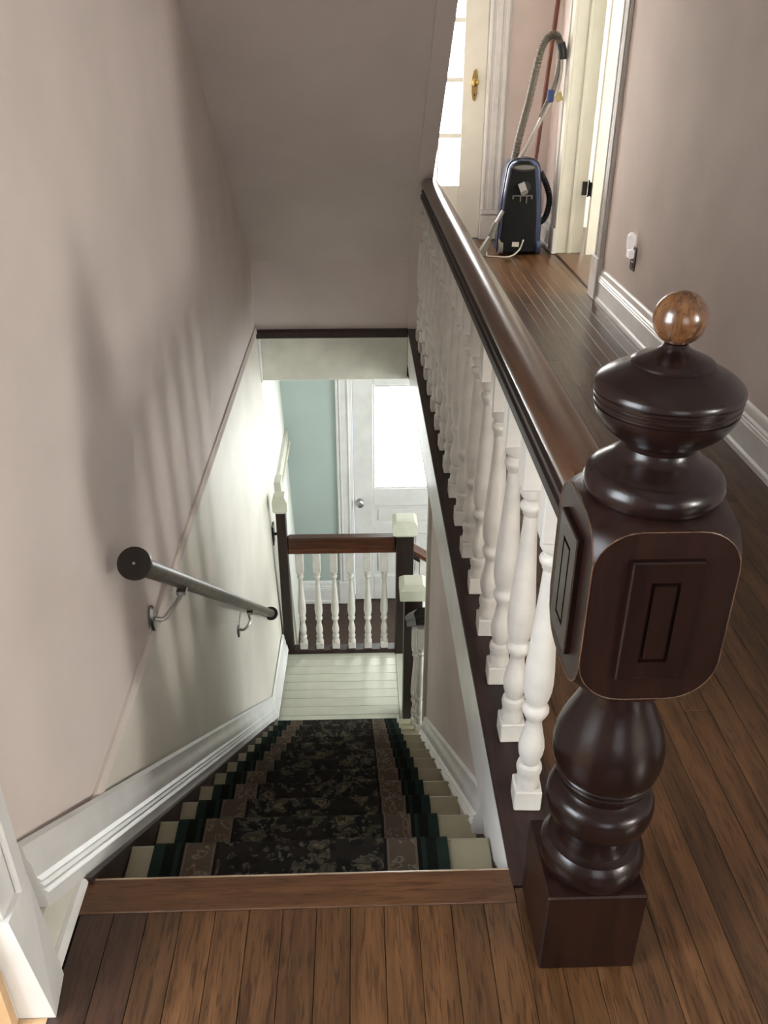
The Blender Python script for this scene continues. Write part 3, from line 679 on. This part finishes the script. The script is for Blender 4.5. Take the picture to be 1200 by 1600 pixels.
# ------------------------------------------------------------------ turned baluster mesh
def baluster_mesh(name, h, s=1.0, ztop=None, base=.055, topb=.165, seg=20):
    """height h, standing at z=0; body proportions measured on the upper flight"""
    k = h/.848
    pr = [(.053, .022), (.060, .0245), (.077, .0235), (.084, .0215), (.094, .024), (.107, .0262), (.118, .024), (.124, .0185), (.134, .0205), (.150, .0245), (.168, .0262), (.185, .0245), (.205, .0205), (.225, .0168), (.243, .0155), (.248, .0175), (.256, .0215), (.268, .0262), (.276, .0262), (.283, .0225), (.287, .0205), (.294, .0205), (.302, .0235), (.322, .0275), (.345, .0288), (.375, .0283), (.42, .0258), (.48, .0218), (.54, .018), (.59, .0152), (.618, .0140), (.621, .0165), (.627, .0175), (.634, .0215), (.641, .0232), (.647, .0215), (.652, .0165), (.657, .0165), (.662, .0205), (.670, .0245), (.690, .0248)]
    pr = [(z*k, r*s) for z, r in pr]; zt = ztop if ztop else h
    q = []
    for i, (z, r) in enumerate(pr):
        if z <= zt: q.append((z, r))
        else:
            z0, r0 = pr[i-1]; f = (zt-z0)/(z-z0); q.append((zt, r0+(r-r0)*f)); break
    mb = MB(); hb = .0275*s
    mb.lathe(q, (0, 0, 0), seg)
    mb.box(-hb, hb, -hb, hb, 0, .056*k, bev=.003)
    if zt > .70*k: mb.box(-hb, hb, -hb, hb, .688*k, zt, bev=.003)
    return mb.mesh(name)

bal = thing('upper_balustrade', 'long white turned balustrade with dark mahogany rail beside the stairwell', 'balustrade', (.36, 1.15, 0))
bm_full = baluster_mesh('baluster', .848, 1.08, ztop=.814)
for kx in range(17):
    y = 1.362+kx*.212; me = bm_full
    zs_ = .40+.842*(YEND-(y+.03))-.012
    if zs_ < .83: me = baluster_mesh('baluster_cut', .848, 1.08, ztop=zs_-.004)
    b_ = link('baluster', me, 'baluster_white', bal, (.361, y, .004)); b_.rotation_euler = (0, 0, random.uniform(-.05, .05))
def rail(prof, y0, name, mat, parent, x=.358):
    return MB().prism([(x+dx, y0, z) for dx, z in prof], [(x+dx, soff(z)-.016, z) for dx, z in prof]).build(name, mat, parent)
rail([(-.037, .884), (.037, .884), (.041, .892), (.041, .903), (.036, .914), (.025, .924), (.008, .929), (-.008, .929), (-.025, .924), (-.036, .914), (-.041, .903), (-.041, .892)], 1.158, 'handrail', 'rail_top', bal)
rail([(-.037, .818), (.037, .818), (.037, .838), (.032, .842), (.032, .850), (.036, .854), (.036, .862), (.030, .868), (.030, .876), (.036, .880), (.036, .884), (-.036, .884), (-.036, .880), (-.030, .876), (-.030, .868), (-.036, .862), (-.036, .854), (-.032, .850), (-.032, .842), (-.037, .838)], 1.158, 'rail_moulding', 'rail_dark', bal)

# ------------------------------------------------------------------ landing posts and balustrade
def post(x0, x1, y0, y1, z0, ztop, label, z_cap=.115, ov=.022):
    t = thing('landing_post', label, 'post', ((x0+x1)/2, (y0+y1)/2, z0), 'landing posts')
    bx('shaft', 'dark_post', t, x0, x1, y0, y1, z0, ztop-z_cap, bev=.003)
    mb = MB(); zc = ztop-z_cap
    lv = [(zc, .0), (zc+.022, ov), (zc+.024, ov), (zc+.085, ov), (zc+.112, .0)]
    rings = [[(x0-o_, y0-o_, z), (x1+o_, y0-o_, z), (x1+o_, y1+o_, z), (x0-o_, y1+o_, z)] for z, o_ in lv]
    for a, b_ in zip(rings, rings[1:]): mb.add(a+b_, [(i, (i+1) % 4, 4+(i+1) % 4, 4+i) for i in range(4)])
    mb.add(rings[-1], [(0, 1, 2, 3)]); mb.add(rings[0], [(3, 2, 1, 0)])
    mb.build('cap', 'cap_paint', t); return t
post(-.522, -.463, YB-.03, YB+.055, LAND, -.925, 'dark landing post with cream cap against the cream wall', z_cap=.12, ov=.016)
post(.224, .334, YB-.045, YB+.065, LAND-.0, -1.09, 'dark landing post with cream cap in front of the frosted glass door', z_cap=.125)
post(.240, .342, 3.95, 4.052, LAND, -1.10, 'dark landing post with chipped cream cap at the foot of the carpeted stairs', z_cap=.15, ov=.026)
lb = thing('landing_balustrade', 'short level balustrade of slim white balusters across the landing', 'balustrade', (-.12, YB, LAND))
bx('handrail', 'rail_x', lb, -.461, .223, YB-.03, YB+.04, -1.305, -1.228, bev=.01)
bx('rail_moulding', 'rail_x', lb, -.461, .223, YB-.02, YB+.03, -1.345, -1.305, bev=.004)
bx('bottom_rail', 'dark_board', lb, -.461, .223, YB-.03, YB+.04, LAND, LAND+.032, bev=.003)
sl = baluster_mesh('slim_baluster', LAND*-1-1.345-.032, .9)
for kx in range(6):
    o = link('baluster', sl, 'baluster_white', lb, (-.393+kx*.1083, YB+.005, LAND+.032))
# short raking balustrade from the near post up to the wall end
sb = thing('raking_balustrade', 'short raking balustrade with grey rail between post and pink wall', 'balustrade', (.325, 3.6, -1.9))
def rake(prof, y0, y1, xo, zo, name, mat, parent):
    return MB().prism([(xo+dx, y0, nose(y0)+zo+dz) for dx, dz in prof], [(xo+dx, y1, nose(y1)+zo+dz) for dx, dz in prof]).build(name, mat, parent)
ZR = .70
rake([(-.04, 0), (.04, 0), (.046, .02), (.046, .034), (.03, .054), (.0, .062), (-.03, .054), (-.046, .034), (-.046, .02)], 3.945, 3.28, .29, ZR, 'handrail', 'rail_grey', sb)
rake([(-.034, -.04), (.034, -.04), (.038, -.008), (.034, 0), (-.034, 0), (-.038, -.008)], 3.945, 3.28, .29, ZR, 'rail_moulding', 'rail_grey', sb)
for y, n in ((3.36, 10), (3.475, 11), (3.585, 11), (3.69, 12)):
    z0 = -n*R; h = nose(y)+ZR-.04-z0-.01
    o = link('baluster', baluster_mesh('raking_baluster', h, .85), 'baluster_white', sb, (.29, y, z0))
# rail going down to the right from the far post
dr = thing('descending_rail', 'dark handrail sloping down past the far landing post', 'handrail', (.345, YB, LAND-.35))
def dpt(x, y, z): return (x, y, z-.68*(x-.334))
pf = [(-.03, 0), (.03, 0), (.034, .03), (.02, .055), (-.02, .055), (-.034, .03)]
MB().prism([dpt(.335, YB+.01+a, -1.36+b_) for a, b_ in pf], [dpt(.82, YB+.01+a, -1.36+b_) for a, b_ in pf]).build('handrail', 'rail_x', dr)
MB().prism([dpt(.335, YB+.01+a*.7, -1.40+b_*.7) for a, b_ in pf], [dpt(.82, YB+.01+a*.7, -1.40+b_*.7) for a, b_ in pf]).build('rail_moulding', 'rail_dark', dr)
MB().prism([dpt(.335, YB-.02, LAND-.12), dpt(.335, YB+.03, LAND-.12), dpt(.335, YB+.03, LAND+.03), dpt(.335, YB-.02, LAND+.03)],
           [dpt(.82, YB-.02, LAND-.12), dpt(.82, YB+.03, LAND-.12), dpt(.82, YB+.03, LAND+.03), dpt(.82, YB-.02, LAND+.03)]).build('stringer', 'dark_board', dr)
for kx in range(4):
    x = .40+kx*.11; link('baluster', sl, 'baluster_white', dr, (x, YB+.01, LAND+.032-.68*(x-.334)))

# ------------------------------------------------------------------ wall handrail
HX = -.535
ha, hb_ = Vector((HX, 1.735, .415)), Vector((HX, 4.15, -1.455))
wr_ = thing('wall_handrail', 'round wooden wall handrail on steel brackets beside the stairs', 'handrail', (wl(2), 2.0, .2))
MB().tube([ha, hb_], .0235, 24).build('pole', 'pole', wr_)
dv = (hb_-ha).normalized()
for p, s_ in ((ha, -1), (hb_, 1)):
    c = MB().tube([p+dv*s_*(-.004), p+dv*s_*.012], .040, 28).build('end_cap', 'bronze', wr_)
    q = p+dv*s_*.012
    MB().tube([q, q+dv*s_*.0015], .0035, 10).build('screw', 'steel', c)
for y in (2.03, 3.27):
    tt = (y+.12-ha.y)/(hb_.y-ha.y); pr_ = ha+(hb_-ha)*tt; zc = pr_.z-.050; xw_ = wlz(y, zc)
    pth = spline([(xw_+.006, y, zc), (xw_+.030, y+.012, zc-.008), (xw_+.052, y+.05, zc+.008), (HX-.004, y+.10, pr_.z-.040), (HX, pr_.y, pr_.z-.024)], 8)
    arm = MB().tube(pth, .0065, 10).build('bracket', 'steel', wr_)
    el = [(math.cos(a)*.026, math.sin(a)*.046) for a in [2*math.pi*i/24 for i in range(24)]]
    MB().prism([(xw_, y+a, zc+b_) for a, b_ in el], [(xw_+.007, y+a*.8, zc+b_*.85) for a, b_ in el]).build('wall_plate', 'steel', arm)
    bx('saddle', 'steel', arm, HX-.014, HX+.014, pr_.y-.028, pr_.y+.028, pr_.z-.034, pr_.z-.022)

# switch on the landing wall
sx = wlz(4.72, -1.24)
sw = thing('light_switch', 'dark bronze light switch plate on the cream landing wall', 'switch', (sx, 4.72, -1.31))
bx('switch_plate', 'bronze', sw, sx-.001, sx+.008, 4.68, 4.76, -1.31, -1.175, bev=.002); bx('toggle', 'bronze', sw, sx+.008, sx+.028, 4.715, 4.725, -1.252, -1.236)
# outlet and night light
t = thing('wall_outlet', 'brown electrical outlet plate above the right baseboard', 'outlet', (XR, 4.98, .36))
bx('outlet_plate', 'outlet', t, XR-.006, XR, 4.945, 5.03, .335, .47, bev=.002); bx('socket', 'outlet', t, XR-.009, XR-.005, 4.965, 5.01, .35, .385, bev=.002)
t = thing('night_light', 'clear plug-in night light in the brown outlet', 'night light', (XR-.03, 4.99, .42))
bx('plug_body', 'nightlight', t, XR-.040, XR-.0065, 4.962, 5.018, .405, .455, bev=.006)
MB().lathe([(0, .018), (.01, .022), (.05, .024), (.075, .022), (.088, .012), (.092, .004)], (XR-.030, 4.99, .456), 16).build('shade', 'nightlight', t)

# ------------------------------------------------------------------ vacuum cleaner in the corner
vx, vy = 1.30, 6.98
v = thing('vacuum_cleaner', 'dark blue and black canister vacuum cleaner standing upright in the corner', 'vacuum cleaner', (vx, vy+.12, 0))
def outline(inset, z0, z1):
    hw0, hw1 = .168-inset, .120-inset; ptsL = []
    for i in range(9): tt = i/8; z = z0+(z1-.09-z0)*tt; ptsL.append((hw0-(hw0-hw1-.006)*tt**2.2, z))
    for i in range(1, 9): a = math.pi/2*i/8; ptsL.append((hw1+.006-.085*(1-math.cos(a)), z1-.09+.09*math.sin(a)))
    return ptsL+[(-x, z) for x, z in ptsL[::-1]]
def shell(name, mat, parent, rings, dx=0):
    mb = MB(); vs = []; n = None
    for o_, y in rings: n = len(o_); vs += [(vx+dx+x, y, z) for x, z in o_]
    fs = [(r*n+i, r*n+(i+1) % n, (r+1)*n+(i+1) % n, (r+1)*n+i) for r in range(len(rings)-1) for i in range(n)]
    fs += [tuple(range(n))[::-1], tuple((len(rings)-1)*n+i for i in range(n))]
    return mb.add(vs, fs, False).build(name, mat, parent)
shell('body', 'vac_blue', v, [(outline(.022, .03, .695), vy-.012), (outline(.006, .02, .705), vy+.012), (outline(0, .015, .71), vy+.04), (outline(0, .015, .71), vy+.22), (outline(.03, .04, .68), vy+.25)])
shell('rim', 'black_plastic', v, [(outline(-.006, .012, .716), vy+.045), (outline(-.008, .01, .718), vy+.06), (outline(-.006, .012, .716), vy+.075)])
fp = shell('front_panel', 'vac_front', v, [(outline(.036, .030, .70), vy-.022), (outline(.026, .026, .706), vy-.010)], dx=-.014)
hr = [(math.cos(a)*.098*(1 if abs(math.cos(a)) < .8 else .98), math.sin(a)*.026) for a in [2*math.pi*i/28 for i in range(28)]]
MB().prism([(vx-.008+a, vy-.030, .655+b_) for a, b_ in hr], [(vx-.008+a, vy-.018, .655+b_) for a, b_ in hr]).build('handle_bezel', 'black_plastic', fp)
MB().prism([(vx-.008+a*.85, vy-.0315, .658+b_*.6) for a, b_ in hr], [(vx-.008+a*.85, vy-.029, .658+b_*.6) for a, b_ in hr]).build('handle_slot', 'vac_grey', fp)
def rot_box(name, mat, parent, cx, cz, w_, h_, ang, y0, y1):
    c, s = math.cos(ang), math.sin(ang); q = [(-w_/2, -h_/2), (w_/2, -h_/2), (w_/2, h_/2), (-w_/2, h_/2)]
    q = [(cx+a*c-b_*s, cz+a*s+b_*c) for a, b_ in q]
    return MB().prism([(a, y0, b_) for a, b_ in q], [(a, y1, b_) for a, b_ in q]).build(name, mat, parent)
rg = [(math.cos(a)*.040, math.sin(a)*.040) for a in [2*math.pi*i/24 for i in range(24)]]
MB().prism([(vx+.012+a, vy-.025, .515+b_) for a, b_ in rg], [(vx+.012+a, vy-.019, .515+b_) for a, b_ in rg]).build('port_ring', 'black_plastic', fp)
rot_box('port_flap', 'steel', fp, vx-.010, .508, .052, .085, .42, vy-.036, vy-.022); rot_box('flap_catch', 'vac_grey', fp, vx+.004, .476, .046, .028, .42, vy-.040, vy-.030)
for cx, cz, w_, h_ in ((-.008, .452, .15, .008), (-.080, .442, .010, .03), (.066, .442, .010, .03), (-.022, .432, .007, .045), (.026, .425, .007, .06)): rot_box('cord_hook', 'vac_grey', fp, vx+cx, cz, w_, h_, 0, vy-.027, vy-.019)
rot_box('rating_label', 'label', fp, vx-.035, .085, .055, .036, -.03, vy-.0222, vy-.0195)
for s_ in (-1, 1):
    w0 = MB().tube([(vx+s_*.150-.016, vy+.02, .060), (vx+s_*.150+.016, vy+.02, .060)], .058, 24).build('wheel', 'vac_blue' if s_ > 0 else 'vac_grey', v)
    MB().tube([(vx+s_*.150-.020, vy+.02, .060), (vx+s_*.150+.020, vy+.02, .060)], .02, 16).build('hub', 'black_plastic', w0)
# ribbed hose looping over the wand, chrome wand and floor tool
hp = spline([(1.235, vy+.13, .69), (1.262, vy+.13, .86), (1.312, vy+.12, 1.10), (1.350, vy+.11, 1.33), (1.382, vy+.11, 1.47), (1.430, vy+.11, 1.535), (1.482, vy+.11, 1.535), (1.515, vy+.11, 1.475)], 14)
MB().tube(hp, [.030 if i % 2 else .0255 for i in range(len(hp))], 14, smooth=False).build('hose', 'hose', v)
gr = MB().tube(spline([(1.512, vy+.11, 1.49), (1.530, vy+.11, 1.44), (1.535, vy+.11, 1.385)], 5), .034, 14).build('hose_grip', 'black_plastic', v)
wp = spline([(1.530, vy+.11, 1.40), (1.532, vy+.11, 1.30), (1.510, vy+.10, 1.18), (1.455, vy+.095, 1.07), (1.36, vy+.09, .88), (1.265, vy+.09, .705)], 8)
MB().tube(wp, .016, 14).build('wand', 'chrome', v)
MB().tube(spline([(1.515, vy+.11, 1.38), (1.500, vy+.10, 1.27), (1.455, vy+.095, 1.13), (1.40, vy+.09, 1.00)], 8), .013, 12).build('wand_cable', 'vac_grey', v)
bx('wand_clip', 'blue_clip', v, 1.445, 1.492, vy+.065, vy+.13, 1.10, 1.185, bev=.008)
rot_box('hang_tag', 'tag', v, 1.535, 1.135, .05, .06, .4, vy+.10, vy+.104)
MB().tube(spline([(1.455, vy+.17, .60), (1.515, vy+.17, .50), (1.548, vy+.17, .38), (1.520, vy+.17, .25), (1.45, vy+.17, .20)], 12), [.026 if i % 2 else .022 for i in range(49)], 12, smooth=False).build('spare_hose', 'black_plastic', v)
# small floor tool leaning on the left
tl_ = MB().tube([(1.148, vy-.03, .34), (1.095, vy-.03, .245)], .015, 12).build('tool_tube', 'chrome', v)
MB().tube([(1.100, vy-.03, .255), (1.055, vy-.03, .15)], [.021, .025], 12).build('tool_neck', 'vac_grey', v)
MB().prism([(1.075, vy-.06, .16), (1.040, vy-.06, .14), (.975, vy-.06, .03), (.985, vy-.06, .003), (1.02, vy-.06, .003)], [(1.075, vy+.0, .16), (1.040, vy+.0, .14), (.975, vy+.02, .03), (.985, vy+.02, .003), (1.02, vy+.02, .003)]).build('crevice_tool', 'vac_grey', v)
MB().tube(spline([(vx+.025, vy-.024, .12), (vx-.01, vy-.06, .05), (vx-.09, vy-.10, .007), (vx-.20, vy-.10, .007), (vx-.265, vy-.07, .007), (vx-.262, vy-.03, .03)], 10), .006, 8).build('power_cord', 'cord', v)
# wooden stick leaning in the corner
bt = Vector((1.415, YD-.30, .0)); tp = Vector((1.570, YD-.12, 2.0))
br_ = thing('broom', 'reddish brown wooden broom stick leaning in the corner behind the vacuum', 'broom', bt)
MB().tube([bt+Vector((0.0, 0, .25))*1, tp], .017, 14).build('broomstick', 'broom', br_)
MB().prism([bt+Vector((a, b_, .0)) for a, b_ in ((-.10, -.03), (.13, -.03), (.13, .04), (-.10, .04))], [bt+Vector((a, b_, .26)) for a, b_ in ((-.025, -.018), (.025, -.018), (.025, .022), (-.025, .022))]).build('broom_head', 'dark_board', br_)
